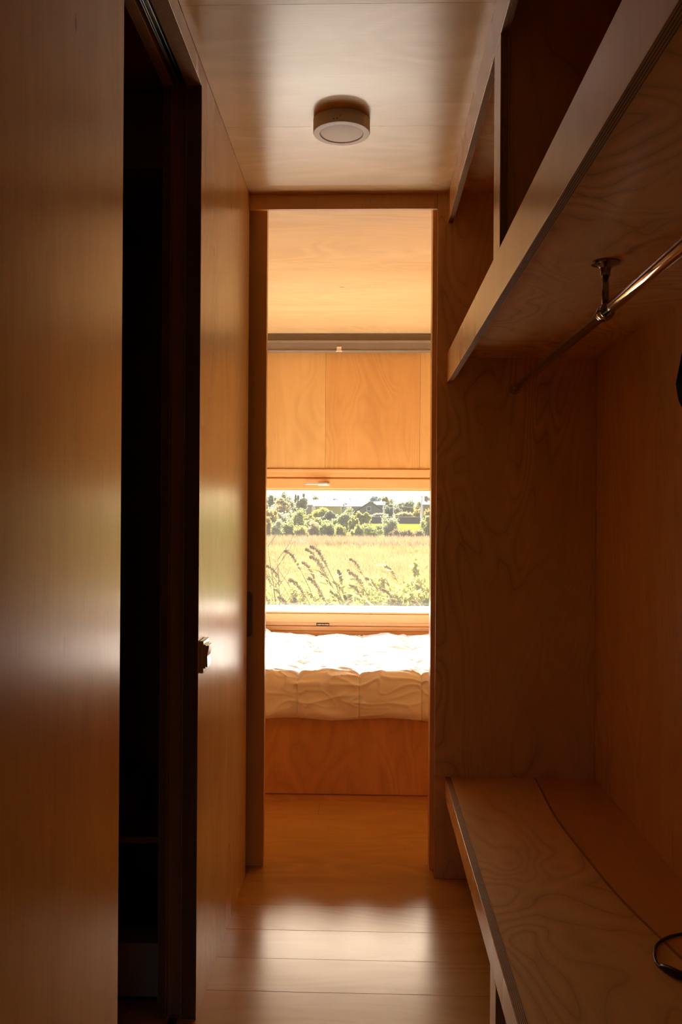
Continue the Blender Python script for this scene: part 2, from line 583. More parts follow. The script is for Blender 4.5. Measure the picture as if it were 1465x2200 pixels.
# ------------------------------------------------------------------ partition with sliding bedroom door
wp = empty('wall_partition', (0.5, YP, 0), kind='structure', label='figured birch partition between corridor closet and bedroom')
box('wall_panel', (0.245, YP, 0.0), (XW - 0.0005, YP + 0.020, ZC), W['closetZ'], wp, edge='Y', bevel=0.0012)
box('header_board', (XL + 0.0005, YP, 2.395), (0.2445, YP + 0.018, ZC), W['doorZ'], wp, edge=None, bevel=0.0015)
box('jamb_core', (0.262, YP + 0.020, 0.0), (XW - 0.0005, YP + 0.070, ZC), W['doorZ'], wp)
box('door_jamb', (0.232, YP + 0.070, 0.0), (XW - 0.0005, YP + 0.150, ZC), W['doorZ'], wp, bevel=0.0015)
box('pocket_panel', (XO, YP + 0.001, 0.0), (XL - 0.101, YP + 0.020, ZC), W['doorZ'], wp)
box('pocket_panel', (XO, YP + 0.120, 0.0), (XL + 0.002, YP + 0.150, ZC), W['doorZ'], wp)

d1 = empty('door_1', (-0.78, YP + 0.07, 0.008), kind='structure', label='birch sliding door mostly hidden in the wall pocket left of the doorway')
# leaf with a pocket cut for the oval pull
LX0, LX1, LY0, LY1 = -1.22, -0.374, YP + 0.055, YP + 0.092
bm = bmesh.new()
cx, zt, zb2, rr_ = -0.4335, 1.010, 0.851, 0.0125


def oval(r, n=12, cx=cx, zt=zt, zb=zb2, R=rr_):
    out = []
    for k in range(n + 1):
        a = math.pi * k / n
        out.append((cx + (R + r) * math.cos(a), zt - R + (R + r) * math.sin(a)))
    for k in range(n + 1):
        a = math.pi + math.pi * k / n
        out.append((cx + (R + r) * math.cos(a), zb + R + (R + r) * math.sin(a)))
    return out


box('door_leaf', (LX0, LY0, 0.010), (LX1, LY1, 2.438), W['doorZ'], d1, bevel=0.0018)
# pull: rim ring + recessed cup with a floor
o_out, o_in = oval(0.003), oval(-0.002)
bm = bmesh.new()
def ringv(pts, y): return [bm.verts.new((x, y, z)) for x, z in pts]
v0, v1, v2, v3 = ringv(o_out, LY0 - 0.0002), ringv(o_out, LY0 - 0.0022), ringv(o_in, LY0 - 0.0022), ringv(oval(-0.003), LY0 - 0.0004)
for A, B in ((v0, v1), (v1, v2), (v2, v3)):
    for k in range(len(A)):
        bm.faces.new((A[k], A[(k + 1) % len(A)], B[(k + 1) % len(A)], B[k]))
bm.faces.new(v3)
bmesh.ops.recalc_face_normals(bm, faces=bm.faces[:])
link('finger_pull', bm_mesh(bm), [W['pull']], d1, label='oval bronze finger pull')

# ------------------------------------------------------------------ shelves above the closet
YS0 = 0.05
sh = empty('closet_shelf', (0.55, 1.6, 1.77), label='deep birch shelf with plywood edged fascias above the clothes rail', cat='shelf')
box('upper_fascia', (XR, YS0, 2.343), (XR + 0.018, YP - 0.0005, ZC - 0.0005), W['fasciaY'], sh, edge='X', bevel=0.0008)
box('lower_fascia', (XR, YS0, 1.771), (XR + 0.018, YP - 0.0005, 1.8775), W['fasciaY'], sh, edge='X', bevel=0.0008)
box('shelf_board', (XR + 0.018, YS0, 1.860), (XW - 0.0005, YP - 0.0005, 1.877), W['shelfY'], sh, bevel=0.0005)
box('stile', (XR + 0.0004, 1.906, 1.8775), (XR + 0.0184, 2.0, 2.343), W['fasciaY'], sh, edge='X', bevel=0.0008)
box('divider', (XR + 0.0184, 1.918, 1.8775), (XW - 0.0005, 1.936, ZC - 0.0005), W['closetZ'], sh, edge='Y')

# ------------------------------------------------------------------ bench
be = empty('bench', (0.55, 1.6, 0), label='low birch bench with a curved joint along its plywood top', cat='bench')
box('fascia', (XR, YS0, 0.290), (XR + 0.022, YP - 0.0005, 0.363), W['fasciaY'], be, edge='X', bevel=0.0008)
jy = [YS0, 0.8, 1.4, 1.75, 1.88, 2.0, 2.17, 2.3, 2.466, 2.65, 2.8, 3.0, YP - 0.0005]
jx = [0.735, 0.725, 0.70, 0.69, 0.672, 0.650, 0.622, 0.612, 0.603, 0.590, 0.588, 0.598, 0.602]
ys = np.linspace(YS0, YP - 0.0005, 90)
js = np.interp(ys, jy, jx)
js = np.convolve(np.pad(js, 3, 'edge'), np.ones(7) / 7, 'valid')


def strip(name, xa, xb, z0, z1, mat, parent):
    bm = bmesh.new()
    g = []
    for i, y in enumerate(ys):
        g.append([bm.verts.new((xa[i], y, z0)), bm.verts.new((xb[i], y, z0)), bm.verts.new((xb[i], y, z1)), bm.verts.new((xa[i], y, z1))])
    for p, q in zip(g, g[1:]):
        for k in range(4):
            bm.faces.new((p[k], p[(k + 1) % 4], q[(k + 1) % 4], q[k]))
    bm.faces.new(g[0][::-1]); bm.faces.new(g[-1])
    bmesh.ops.recalc_face_normals(bm, faces=bm.faces[:])
    return link(name, bm_mesh(bm), [mat], parent)


one = np.ones_like(ys)
strip('top_board', one * (XR + 0.0222), js - 0.0043, 0.345, 0.3628, W['benchY'], be)
strip('joint_filler', js - 0.0042, js + 0.0042, 0.345, 0.3624, W['seam'], be)
strip('top_board', js + 0.0043, one * (XW - 0.0005), 0.345, 0.3628, W['benchredY'], be)
box('stile', (XR + 0.0004, 1.902, 0.0), (XR + 0.0224, 1.985, 0.290), W['fasciaY'], be, edge='X', bevel=0.0008)
box('divider', (XR + 0.0228, 1.915, 0.0), (XW - 0.0005, 1.935, 0.345), W['closetZ'], be, edge='Y')

# ------------------------------------------------------------------ clothes rail
RX, RZ = 0.522, 1.749
ra = empty('clothes_rail', (RX, 1.956, RZ), label='chrome clothes rail hanging under the closet shelf', cat='rail')
tube('rail_tube', [(RX, 0.30, RZ), (RX, YP - 0.004, RZ)], 0.0125, W['chrome'], ra, 32)
lathe('end_socket', [(0.019, 0), (0.0195, 0.004), (0.0175, 0.008), (0.0185, 0.014), (0.0175, 0.024), (0.0135, 0.032), (0.0135, 0.034)],
      (RX, YP - 0.0005, RZ), (0, -1, 0), W['chrome'], ra)
for yb in (1.956, 0.72):
    lathe('ceiling_flange', [(0.0315, 0.0), (0.032, -0.002), (0.030, -0.005), (0.020, -0.008), (0.0125, -0.013), (0.0105, -0.022), (0.0105, -0.030), (0.0085, -0.031)],
          (RX, yb, 1.8595), (0, 0, 1), W['chromedark'], ra)
    tube('drop_post', [(RX, yb, 1.829), (RX, yb, RZ + 0.014)], 0.0078, W['chromedark'], ra, 20)
    lathe('rail_clamp', [(0.0128, -0.022), (0.0165, -0.0215), (0.0175, -0.018), (0.0165, -0.014), (0.0190, -0.009), (0.0200, 0.0), (0.0190, 0.009), (0.0165, 0.014), (0.0175, 0.018), (0.0165, 0.0215), (0.0128, 0.022)],
          (RX, yb, RZ), (0, 1, 0), W['chromedark'], ra)

# hanging black t-shirt, only the tip of its sleeve shows in the photo
ts = empty('black_tshirt', (RX, 0.95, 1.10), label='black short sleeved garment hanging from the rail at the right edge', cat='clothing')
half = [(0.0, -0.125), (0.05, -0.105), (0.075, -0.095), (0.125, -0.115), (0.158, -0.15), (0.168, -0.20), (0.178, -0.27), (0.193, -0.308), (0.190, -0.325),
        (0.165, -0.362), (0.135, -0.355), (0.140, -0.42), (0.15, -0.55), (0.158, -0.70), (0.08, -0.715), (0.0, -0.71)]
outl = [(-x, z) for x, z in half] + [(x, z) for x, z in half[::-1][1:-1]]
bm = bmesh.new()
fr_ = []
for s in (-1, 1):
    ring = []
    for x, z in outl:
        f = 0.016 * (1 - min(1, (abs(x) / 0.21)) ** 2) + 0.006
        ring.append(bm.verts.new((RX + x, 0.95 + s * f + 0.008 * math.sin(x * 60 + z * 9), RZ + z)))
    fr_.append(ring)
n = len(outl)
for k in range(n):
    bm.faces.new((fr_[0][k], fr_[0][(k + 1) % n], fr_[1][(k + 1) % n], fr_[1][k]))
for ring in fr_:
    f = bm.faces.new(ring)
bmesh.ops.triangulate(bm, faces=[f for f in bm.faces if len(f.verts) > 4])
bmesh.ops.recalc_face_normals(bm, faces=bm.faces[:])
link('fabric', bm_mesh(bm), [W['black']], ts)
ha = empty('clothes_hanger', (RX, 0.95, RZ), label='wire hanger holding the black garment', cat='hanger')
tube('hook', [(RX + 0.0145 * math.cos(t), 0.95, RZ + 0.0145 * math.sin(t)) for t in np.linspace(math.pi * 1.15, -0.5 * math.pi, 14)] +
     [(RX, 0.95, RZ - 0.05), (RX, 0.95, RZ - 0.095)], 0.0015, W['steel'], ha, 8)
tube('shoulder_bar', [(RX - 0.15, 0.95, RZ - 0.14), (RX - 0.08, 0.95, RZ - 0.112), (RX, 0.95, RZ - 0.098), (RX + 0.08, 0.95, RZ - 0.112), (RX + 0.15, 0.95, RZ - 0.14)],
     0.004, W['steel'], ha, 8)

# ------------------------------------------------------------------ cable on the bench
cb_ = empty('power_cable', (0.66, 1.87, 0.363), label='black power cable with a barrel connector lying on the bench', cat='cable')
ctrl = [(0.805, 2.02), (0.76, 2.0), (0.707, 1.985), (0.667, 1.966), (0.633, 1.93), (0.616, 1.89), (0.609, 1.858), (0.612, 1.835)]


def smooth_path(pts, z, n=8):
    out = []
    P = [Vector((*p, z)) for p in pts]
    for i in range(len(P) - 1):
        p0, p1, p2, p3 = P[max(i - 1, 0)], P[i], P[i + 1], P[min(i + 2, len(P) - 1)]
        for k in range(n):
            t = k / n
            out.append(0.5 * ((2 * p1) + (p2 - p0) * t + (2 * p0 - 5 * p1 + 4 * p2 - p3) * t * t + (-p0 + 3 * p1 - 3 * p2 + p3) * t ** 3))
    out.append(P[-1])
    return out


tube('cable', smooth_path(ctrl, 0.3665), 0.0032, W['rubber'], cb_, 12)
tube('barrel_connector', [(0.612, 1.838, 0.3665), (0.6135, 1.835, 0.369), (0.620, 1.822, 0.371), (0.638, 1.795, 0.3722), (0.640, 1.792, 0.3718)],
     [0.0042, 0.0058, 0.0078, 0.0088, 0.0070], W['rubber'], cb_, 20)
tube('thin_lead', smooth_path([(0.640, 1.792), (0.662, 1.777), (0.70, 1.76), (0.76, 1.75), (0.80, 1.70)], 0.3655), 0.0022, W['rubber'], cb_, 10)

# ------------------------------------------------------------------ ceiling lamp
la = empty('ceiling_lamp', (-0.083, 2.56, ZC), label='round white surface mounted ceiling lamp, switched off', cat='ceiling lamp')
LC = (-0.083, 2.56, ZC)
lathe('housing', [(0.080, -0.0005), (0.0825, -0.0015), (0.083, -0.036), (0.0815, -0.0395), (0.078, -0.0402), (0.0640, -0.0402), (0.0632, -0.039), (0.0628, -0.034)],
      LC, (0, 0, 1), W['white'], la, 72)
lathe('diffuser', [(0.0605, -0.034), (0.0615, -0.0375), (0.058, -0.0390), (0.0, -0.0392)], LC, (0, 0, 1), W['diff'], la, 64)
for ang, dz in ((-104, 0.013), (-97, 0.014)):
    a = math.radians(ang)
    p = Vector((LC[0] + 0.0832 * math.cos(a), LC[1] + 0.0832 * math.sin(a), ZC - 0.031))
    lathe('vent_hole', [(0.0018, -0.0006), (0.0018, 0.0004), (0.0002, 0.0005)], p, (math.cos(a), math.sin(a), 0), W['rubber'], la, 12)
a = math.radians(-91)
p = Vector((LC[0] + 0.0832 * math.cos(a), LC[1] + 0.0832 * math.sin(a), ZC - 0.023))
lathe('side_screw', [(0.0024, -0.0006), (0.0024, 0.001), (0.0016, 0.0016), (0.0003, 0.0016)], p, (math.cos(a), math.sin(a), 0), W['steel'], la, 12)

# ------------------------------------------------------------------ light switch
sw = empty('light_switch', (XL, 2.29, 0.928), label='square rocker light switch on the left corridor wall', cat='light switch')
box('switch_plate', (XL + 0.0003, 2.251, 0.886), (XL + 0.0110, 2.329, 0.970), W['switch'], sw, bevel=0.0022)
box('switch_frame', (XL + 0.0110, 2.260, 0.897), (XL + 0.0150, 2.320, 0.959), W['switch'], sw, bevel=0.0012)
bm = bmesh.new()
prof = [(0.0150, 0.900), (0.0195, 0.900), (0.0185, 0.928), (0.0235, 0.956), (0.0150, 0.956)]
L_, R_ = [[bm.verts.new((XL + x, y, z)) for x, z in prof] for y in (2.265, 2.315)]
for k in range(5):
    bm.faces.new((L_[k], L_[(k + 1) % 5], R_[(k + 1) % 5], R_[k]))
bm.faces.new(L_); bm.faces.new(R_)
bmesh.ops.recalc_face_normals(bm, faces=bm.faces[:])
bmesh.ops.bevel(bm, geom=bm.edges[:], offset=0.0007, segments=1, affect='EDGES')
link('rocker', bm_mesh(bm), [W['switch']], sw)

# ------------------------------------------------------------------ bedroom window wall
WX0, WX1 = -1.22, 0.72                 # window opening
GZ0, GZ1 = 0.670, 1.450                # glass seen between the sashes
wf = empty('wall_far', (-0.2, YB, 0), kind='structure', label='bedroom end wall of orange birch panels above the window')
boxes('wall_core', [((XO - 0.1, YB + 0.018, -0.1), (XW + 0.12, YB + 0.14, 0.56)), ((XO - 0.1, YB + 0.018, 1.56), (XW + 0.12, YB + 0.14, ZC + 0.16)),
                    ((XO - 0.1, YB + 0.018, 0.56), (WX0 - 0.06, YB + 0.14, 1.56)), ((WX1 + 0.06, YB + 0.018, 0.56), (XW + 0.12, YB + 0.14, 1.56))],
      W['shell'], wf, bevel=0)
for x0, x1 in ((XO, -0.876), (-0.876, -0.275), (-0.275, 0.331), (0.331, XW)):
    box('wall_panel', (x0 + 0.0005, YB + rnd.uniform(-.0004, .0004), 1.588), (x1 - 0.0005, YB + 0.018, ZC), W['farmidZ' if x0 == -0.275 else 'farZ'], wf, bevel=0.0012)
boxes('side_panel', [((XO, YB, 0.0), (WX0 - 0.062, YB + 0.018, 1.587)), ((WX1 + 0.062, YB, 0.0), (XW, YB + 0.018, 1.587))], W['farZ'], wf)
box('lower_panel', (WX0 - 0.061, YB, 0.0), (WX1 + 0.061, YB + 0.018, 0.515), W['farZ'], wf)

w1 = empty('window_1', (-0.25, YB, 0.55), kind='structure', label='wide pine framed bedroom window overlooking a sunlit field')
# outer casing: top board, stepped rebate, bottom board
box('casing_top', (WX0 - 0.06, YB - 0.006, 1.536), (WX1 + 0.06, YB + 0.05, 1.586), W['frameX'], w1, bevel=0.003)
box('casing_bead', (WX0 - 0.06, YB - 0.010, 1.568), (WX1 + 0.06, YB - 0.005, 1.5865), W['frameX'], w1, bevel=0.002)
box('rebate_top', (WX0 - 0.03, YB + 0.012, 1.520), (WX1 + 0.03, YB + 0.07, 1.536), W['frameX'], w1)
box('sash_top', (WX0, YB - 0.002, 1.462), (WX1, YB + 0.052, 1.5255), W['frameX'], w1, bevel=0.003)
box('glazing_bead', (WX0 + 0.001, YB + 0.006, 1.450), (WX1 - 0.001, YB + 0.040, 1.4605), W['frameX'], w1, bevel=0.002)
box('glazing_bead', (WX0 + 0.001, YB + 0.006, 0.6585), (WX1 - 0.001, YB + 0.040, 0.670), W['frameX'], w1, bevel=0.002)
box('sash_bottom', (WX0, YB - 0.002, 0.600), (WX1, YB + 0.052, 0.657), W['frameX'], w1, bevel=0.003)
box('rebate_bottom', (WX0 - 0.03, YB + 0.006, 0.580), (WX1 + 0.03, YB + 0.07, 0.5995), W['frameX'], w1, bevel=0.001)
box('casing_bottom', (WX0 - 0.06, YB - 0.006, 0.548), (WX1 + 0.06, YB + 0.05, 0.577), W['frameX'], w1, bevel=0.003)
box('casing_bead', (WX0 - 0.06, YB - 0.004, 0.516), (WX1 + 0.06, YB + 0.05, 0.5465), W['frameX'], w1, bevel=0.003)
for x0, x1 in ((WX0 - 0.06, WX0 - 0.001), (WX1 + 0.001, WX1 + 0.06)):
    box('casing_side', (x0, YB - 0.005, 0.5775), (x1, YB + 0.05, 1.5355), W['frameZ'], w1, bevel=0.003)
for x0, x1 in ((WX0 + 0.0005, WX0 + 0.06), (WX1 - 0.06, WX1 - 0.0005)):
    box('sash_side', (x0, YB - 0.0015, 0.6575), (x1, YB + 0.051, 1.4615), W['frameZ'], w1, bevel=0.003)
bm = bmesh.new()
vs = [bm.verts.new(p) for p in ((WX0 + 0.05, YB + 0.025, 0.66), (WX1 - 0.05, YB + 0.025, 0.66), (WX1 - 0.05, YB + 0.025, 1.455), (WX0 + 0.05, YB + 0.025, 1.455))]
bm.faces.new(vs)
link('pane', bm_mesh(bm), [W['glass']], w1)
# handle: rose + lever pointing left
bm = bmesh.new()
bm_box(bm, (-0.320, YB - 0.012, 1.480), (-0.245, YB - 0.0022, 1.497), 0.003)
bm_box(bm, (-0.275, YB - 0.036, 1.484), (-0.257, YB - 0.010, 1.500), 0.003)
hd = link('window_handle', bm_mesh(bm), [W['handle']], w1, label='pale satin window handle')
box('lever', (-0.400, YB - 0.046, 1.485), (-0.256, YB - 0.034, 1.499), W['handle'], hd, bevel=0.003)
bm = bmesh.new()
bm_box(bm, (-0.325, YB - 0.0005, 0.581), (-0.243, YB + 0.0055, 0.5965), 0.001)
hg = link('window_hinge', bm_mesh(bm), [W['dark']], w1, label='small steel hinge with two barrels')
for xa, xb in ((-0.322, -0.294), (-0.274, -0.246)):
    tube('hinge_barrel', [(xa, YB - 0.006, 0.588), (xb, YB - 0.006, 0.588)], 0.0045, W['steel'], hg, 12)
tube('hinge_pin', [(-0.294, YB - 0.006, 0.588), (-0.274, YB - 0.006, 0.588)], 0.0043, W['steel'], hg, 10)
# outer sill
bm = bmesh.new()
sv = [(0.052, 0.650), (0.052, 0.668), (0.44, 0.664), (0.445, 0.620), (0.435, 0.620), (0.43, 0.645)]
A = [[bm.verts.new((x, YB + y, z)) for y, z in sv] for x in (WX0 - 0.04, WX1 + 0.04)]
for k in range(len(sv)):
    bm.faces.new((A[0][k], A[0][(k + 1) % len(sv)], A[1][(k + 1) % len(sv)], A[1][k]))
bm.faces.new(A[0]); bm.faces.new(A[1])
bmesh.ops.recalc_face_normals(bm, faces=bm.faces[:])
link('outer_sill', bm_mesh(bm), [W['sill']], w1, label='white metal outer sill')

# roller blind
rb = empty('roller_blind', (-0.3, 5.60, 2.34), label='rolled up grey blind along the top of the bedroom window wall', cat='blind')
bm = bmesh.new()
pf = [(5.602, 2.4475), (5.6385, 2.4475), (5.6385, 2.336), (5.585, 2.337), (5.583, 2.342), (5.583, 2.386), (5.590, 2.391), (5.590, 2.398), (5.602, 2.405)]
A = [[bm.verts.new((x, y, z)) for y, z in pf] for x in (XO + 0.02, XW - 0.01)]
for k in range(len(pf)):
    bm.faces.new((A[0][k], A[0][(k + 1) % len(pf)], A[1][(k + 1) % len(pf)], A[1][k]))
bm.faces.new(A[0]); bm.faces.new(A[1])
bmesh.ops.recalc_face_normals(bm, faces=bm.faces[:])
link('cassette', bm_mesh(bm), [W['blind']], rb)
box('bottom_bar', (XO + 0.03, 5.578, 2.334), (XW - 0.02, 5.584, 2.341), W['blindm'], rb)
box('top_strip', (XO + 0.03, 5.584, 2.386), (XW - 0.02, 5.590, 2.404), W['blindm'], rb)
bm = bmesh.new()
bm_box(bm, (-0.208, 5.566, 2.330), (-0.168, 5.5775, 2.336), 0.001)
bm_box(bm, (-0.203, 5.572, 2.336), (-0.173, 5.5775, 2.362), 0.001)
link('pull_tab', bm_mesh(bm), [W['diff']], rb, label='clear plastic pull tab')

# ------------------------------------------------------------------ bed, mattress, duvet
bd = empty('bed', (-0.35, 4.8, 0), label='built in birch plywood bed base under the white duvet', cat='bed')
box('front_panel', (XO + 0.001, 4.061, 0.003), (XW - 0.001, 4.079, 0.42), W['bedZ'], bd, bevel=0.001)
box('bed_deck', (XO + 0.001, 4.080, 0.36), (XW - 0.001, YB - 0.012, 0.378), W['bedZ'], bd)
bm = bmesh.new()
bm_box(bm, (XO + 0.02, 4.10, 0.379), (XW - 0.02, YB - 0.02, 0.500), 0.03)
link('mattress', bm_mesh(bm, smooth=True), [W['cloth']], None, label='white mattress lying under the duvet on the bed base', cat='mattress')

du = empty('duvet', (-0.35, 4.8, 0.50), label='rumpled white quilted duvet hanging over the front of the bed', cat='duvet')
SX = 0.284
SEAM0 = -0.032


def duvet_pt(x, s):
    """s: 0 at the back, runs over the top, round the front edge and down"""
    TOP = 1.50
    # base profile in (y, z) with outward normal
    if s < TOP:
        y, z, ny, nz = 5.555 - s, 0.545 + 0.022 * (s / TOP), 0.0, 1.0
        if s < 0.04:
            z -= (0.04 - s) * 0.6
    elif s < TOP + 0.11:
        a = (s - TOP) / 0.11 * (math.pi / 2)
        r = 0.07
        y, z = 5.555 - TOP - r * math.sin(a), 0.567 - r * (1 - math.cos(a))
        ny, nz = -math.sin(a), math.cos(a)
    else:
        d = s - TOP - 0.11
        y, z, ny, nz = 5.555 - TOP - 0.07 - 0.012 * math.sin(min(d, .2) * 14), 0.497 - d, -1.0, 0.0
    # quilting
    fx = ((x - SEAM0) / SX) % 1.0
    px = abs(math.sin(math.pi * fx)) ** 0.34
    sy = (s - (TOP + 0.02 - 0.36 * 4)) / 0.36
    on_top = 1 - min(1, max(0, (s - TOP + 0.06) / 0.08))
    ps = abs(math.sin(math.pi * sy)) ** 0.5
    p = px * (1 - on_top * (1 - (0.45 + 0.55 * ps)))
    h = (0.052 - 0.020 * on_top) * p - 0.042 + 0.018 * on_top
    # wrinkles: creases radiating from the seams and long folds
    v = Vector((x * 3.1, s * 5.5, 1.7))
    w1_ = noise.noise(Vector((x * 4.5 + 1.2 * noise.noise(v), s * 13.0 + 2.0 * noise.noise(v * 0.8), 3.1)))
    w2_ = 1 - abs(noise.noise(Vector((x * 8.0 + 1.5 * w1_, s * 17.0, 9.4)))) * 2
    w3_ = 1 - abs(noise.noise(Vector((x * 5.0 + s * 7, s * 6.0 - x * 4, 19.4)))) * 2
    edge = math.exp(-((s - TOP - 0.03) / 0.09) ** 2)
    near = math.exp(-(min(fx, 1 - fx) / 0.14) ** 2)
    amp = 0.012 + 0.006 * on_top
    h += amp * w1_ + (0.003 + 0.008 * edge + 0.007 * near + 0.0005 * on_top) * max(0, w2_) ** 3 + 0.008 * (1 - 0.65 * on_top) * max(0, w3_) ** 5
    if s > TOP + 0.20:   # hem curls in
        t = (s - TOP - 0.20) / 0.06
        y += 0.05 * t * t
        z += 0.012 * t * t
    z += 0.022 * noise.noise(Vector((x * 4.0, 5.2, 0))) * min(1, max(0, (s - TOP - 0.1) / 0.2)) - 0.012 * (1 - px) * min(1, max(0, (s - TOP - 0.12) / 0.2))
    if s < 0.5 and x < -0.45:
        z += 0.030 * (1 - s / 0.5) * min(1, (-0.45 - x) / 0.18)
    return Vector((x, y + ny * h, max(z + nz * h, 0.503 if s < TOP - 0.03 else -1)))


NX, NS = 420, 330
SMAX = 1.50 + 0.11 + 0.150
bm = bmesh.new()
x0, x1 = XO + 0.03, XW - 0.03
grid = [[bm.verts.new(duvet_pt(x0 + (x1 - x0) * i / NX, SMAX * (j / NS) ** 0.8)) for i in range(NX + 1)] for j in range(NS + 1)]
for j in range(NS):
    for i in range(NX):
        bm.faces.new((grid[j][i], grid[j][i + 1], grid[j + 1][i + 1], grid[j + 1][i]))
# inner lining returning behind the hem
lin = [bm.verts.new(Vector((v.co.x, 4.052, v.co.z + 0.03))) for v in grid[NS]]
lin2 = [bm.verts.new(Vector((v.co.x, 4.052, 0.50))) for v in grid[NS]]
for A, B in ((grid[NS], lin), (lin, lin2)):
    for i in range(NX):
        bm.faces.new((A[i], A[i + 1], B[i + 1], B[i]))
bmesh.ops.recalc_face_normals(bm, faces=bm.faces[:])
link('cover', bm_mesh(bm, smooth=True), [W['cloth']], du)
k = -5
while SEAM0 + k * SX < XW - 0.04:
    xs_ = SEAM0 + k * SX
    if xs_ > XO + 0.05:
        pts = []
        for j in range(70):
            s = 1.42 + (SMAX - 1.42) * j / 69
            q = duvet_pt(xs_, s)
            pts.append(q + Vector((0, -0.0008, 0.0006)))
        tube('stitching', pts, 0.0011, W['thread'], du, 6)
    k += 1

# ------------------------------------------------------------------ rear of the corridor (behind the camera): wall with a small window added for fill light
wb = empty('wall_near', (0, YN, 0), kind='structure', label='rear wall behind the viewpoint')
RWX0, RWX1, RWZ0, RWZ1 = -0.30, 0.42, 0.15, 1.25
boxes('wall_core', [((XO - 0.1, YN - 0.1, -0.1), (RWX0, YN, ZC + 0.16)), ((RWX1, YN - 0.1, -0.1), (XW + 0.12, YN, ZC + 0.16)),
                    ((RWX0, YN - 0.1, -0.1), (RWX1, YN, RWZ0)), ((RWX0, YN - 0.1, RWZ1), (RWX1, YN, ZC + 0.16))], W['wallZ'], wb, bevel=0)
w2 = empty('rear_fill_window', (-0.05, YN, 1.0), kind='structure', label='added fill light window in the rear wall behind the viewpoint')
boxes('window_frame', [((RWX0, YN - 0.06, RWZ0), (RWX0 + 0.05, YN - 0.01, RWZ1)), ((RWX1 - 0.05, YN - 0.06, RWZ0), (RWX1, YN - 0.01, RWZ1)),
                       ((RWX0 + 0.05, YN - 0.06, RWZ0), (RWX1 - 0.05, YN - 0.01, RWZ0 + 0.05)), ((RWX0 + 0.05, YN - 0.06, RWZ1 - 0.05), (RWX1 - 0.05, YN - 0.01, RWZ1))],
      W['frameZ'], w2)
bm = bmesh.new()
vs = [bm.verts.new(p) for p in ((RWX0 + 0.04, YN - 0.035, RWZ0 + 0.04), (RWX1 - 0.04, YN - 0.035, RWZ0 + 0.04), (RWX1 - 0.04, YN - 0.035, RWZ1 - 0.04), (RWX0 + 0.04, YN - 0.035, RWZ1 - 0.04))]
bm.faces.new(vs)
link('pane', bm_mesh(bm), [W['glass']], w2)

# ================================================================== outdoors
ZG = -0.60
FM = {
    'ground': leaf_mat('meadow_ground', (0.16, 0.12, 0.04), (0.22, 0.17, 0.06), 0.0, 0.6, 0.9, 0.0),
    'lawn': leaf_mat('mown_lawn', (0.12, 0.135, 0.012), (0.145, 0.155, 0.018), 0.0, 0.1, 0.9, 0.0),
    'gold': leaf_mat('golden_grass', (0.35, 0.25, 0.105), (0.21, 0.16, 0.055), 0.45, 0.45),
    'pink': leaf_mat('dry_reddish_grass', (0.27, 0.175, 0.10), (0.22, 0.17, 0.07), 0.45, 0.6),
    'pale': leaf_mat('silvery_leaves', (0.36, 0.38, 0.21), (0.24, 0.27, 0.12), 0.55, 1.2),
    'green': leaf_mat('green_leaves', (0.24, 0.27, 0.085), (0.34, 0.33, 0.12), 0.55, 1.2),
    'lime': leaf_mat('yellow_green_leaves', (0.33, 0.32, 0.06), (0.39, 0.34, 0.11), 0.55, 2.0),
    'yellow': leaf_mat('yellow_autumn_leaves', (0.48, 0.34, 0.08), (0.40, 0.31, 0.10), 0.55, 1.2),
    'autumn': leaf_mat('russet_autumn_leaves', (0.44, 0.33, 0.17), (0.34, 0.30, 0.14), 0.55, 0.5),
    'mid': leaf_mat('hazy_green_leaves', (0.28, 0.30, 0.20), (0.36, 0.37, 0.23), 0.55, 0.3),  # leaf green paled to carry distance haze in the colour
    'dark': leaf_mat('dark_green_leaves', (0.17, 0.185, 0.13), (0.22, 0.235, 0.15), 0.45, 0.5),
    'blue': leaf_mat('haze_tinted_distant_trees', (0.28, 0.345, 0.36), (0.32, 0.38, 0.38), 0.45, 0.05),  # aerial haze is put into this blue tint
    'stalk': leaf_mat('dry_brown_stalks', (0.24, 0.18, 0.07), (0.32, 0.25, 0.09), 0.35, 4.0),
    'bark': plain('bark', (0.10, 0.07, 0.05), 0.9, var=0.3),
    'wire': plain('pale_wire', (0.75, 0.72, 0.68), 0.5),
    'roofw': plain('white_metal_roofing', (0.80, 0.80, 0.80), 0.4),
    'roofg': plain('grey_slate_roofing', (0.22, 0.225, 0.23), 0.9, spec=0.05),
    'wally': plain('yellow_painted_boards', (0.52, 0.36, 0.10), 0.7),
    'wallo': plain('cream_painted_boards', (0.75, 0.62, 0.45), 0.7),
    'wallb': plain('weathered_boards', (0.20, 0.16, 0.13), 0.8),
    'wallg': plain('dark_grey_boards', (0.13, 0.12, 0.12), 0.8),
    'pane': plain('dark_window_panes', (0.03, 0.035, 0.045), 0.15),
    'fence': plain('dark_brown_fence', (0.12, 0.09, 0.085), 0.85),
    'brick': plain('red_chimney_brick', (0.30, 0.13, 0.09), 0.85),
}

gnd = box('ground', (-500, YB + 0.2, ZG - 0.3), (500, 1200, ZG), FM['lawn'], bevel=0, kind='structure', label='green lawn reaching to the fence and houses')
box('ground_meadow', (-120, YB + 0.15, ZG + 0.001), (120, 52, ZG + 0.02), FM['ground'], bevel=0, kind='structure', label='dry meadow soil under the long grass')
box('ground_rear', (-60, -60, ZG - 0.3), (60, YB + 0.14, ZG), FM['ground'], bevel=0, kind='structure', label='dry ground around the cabin')


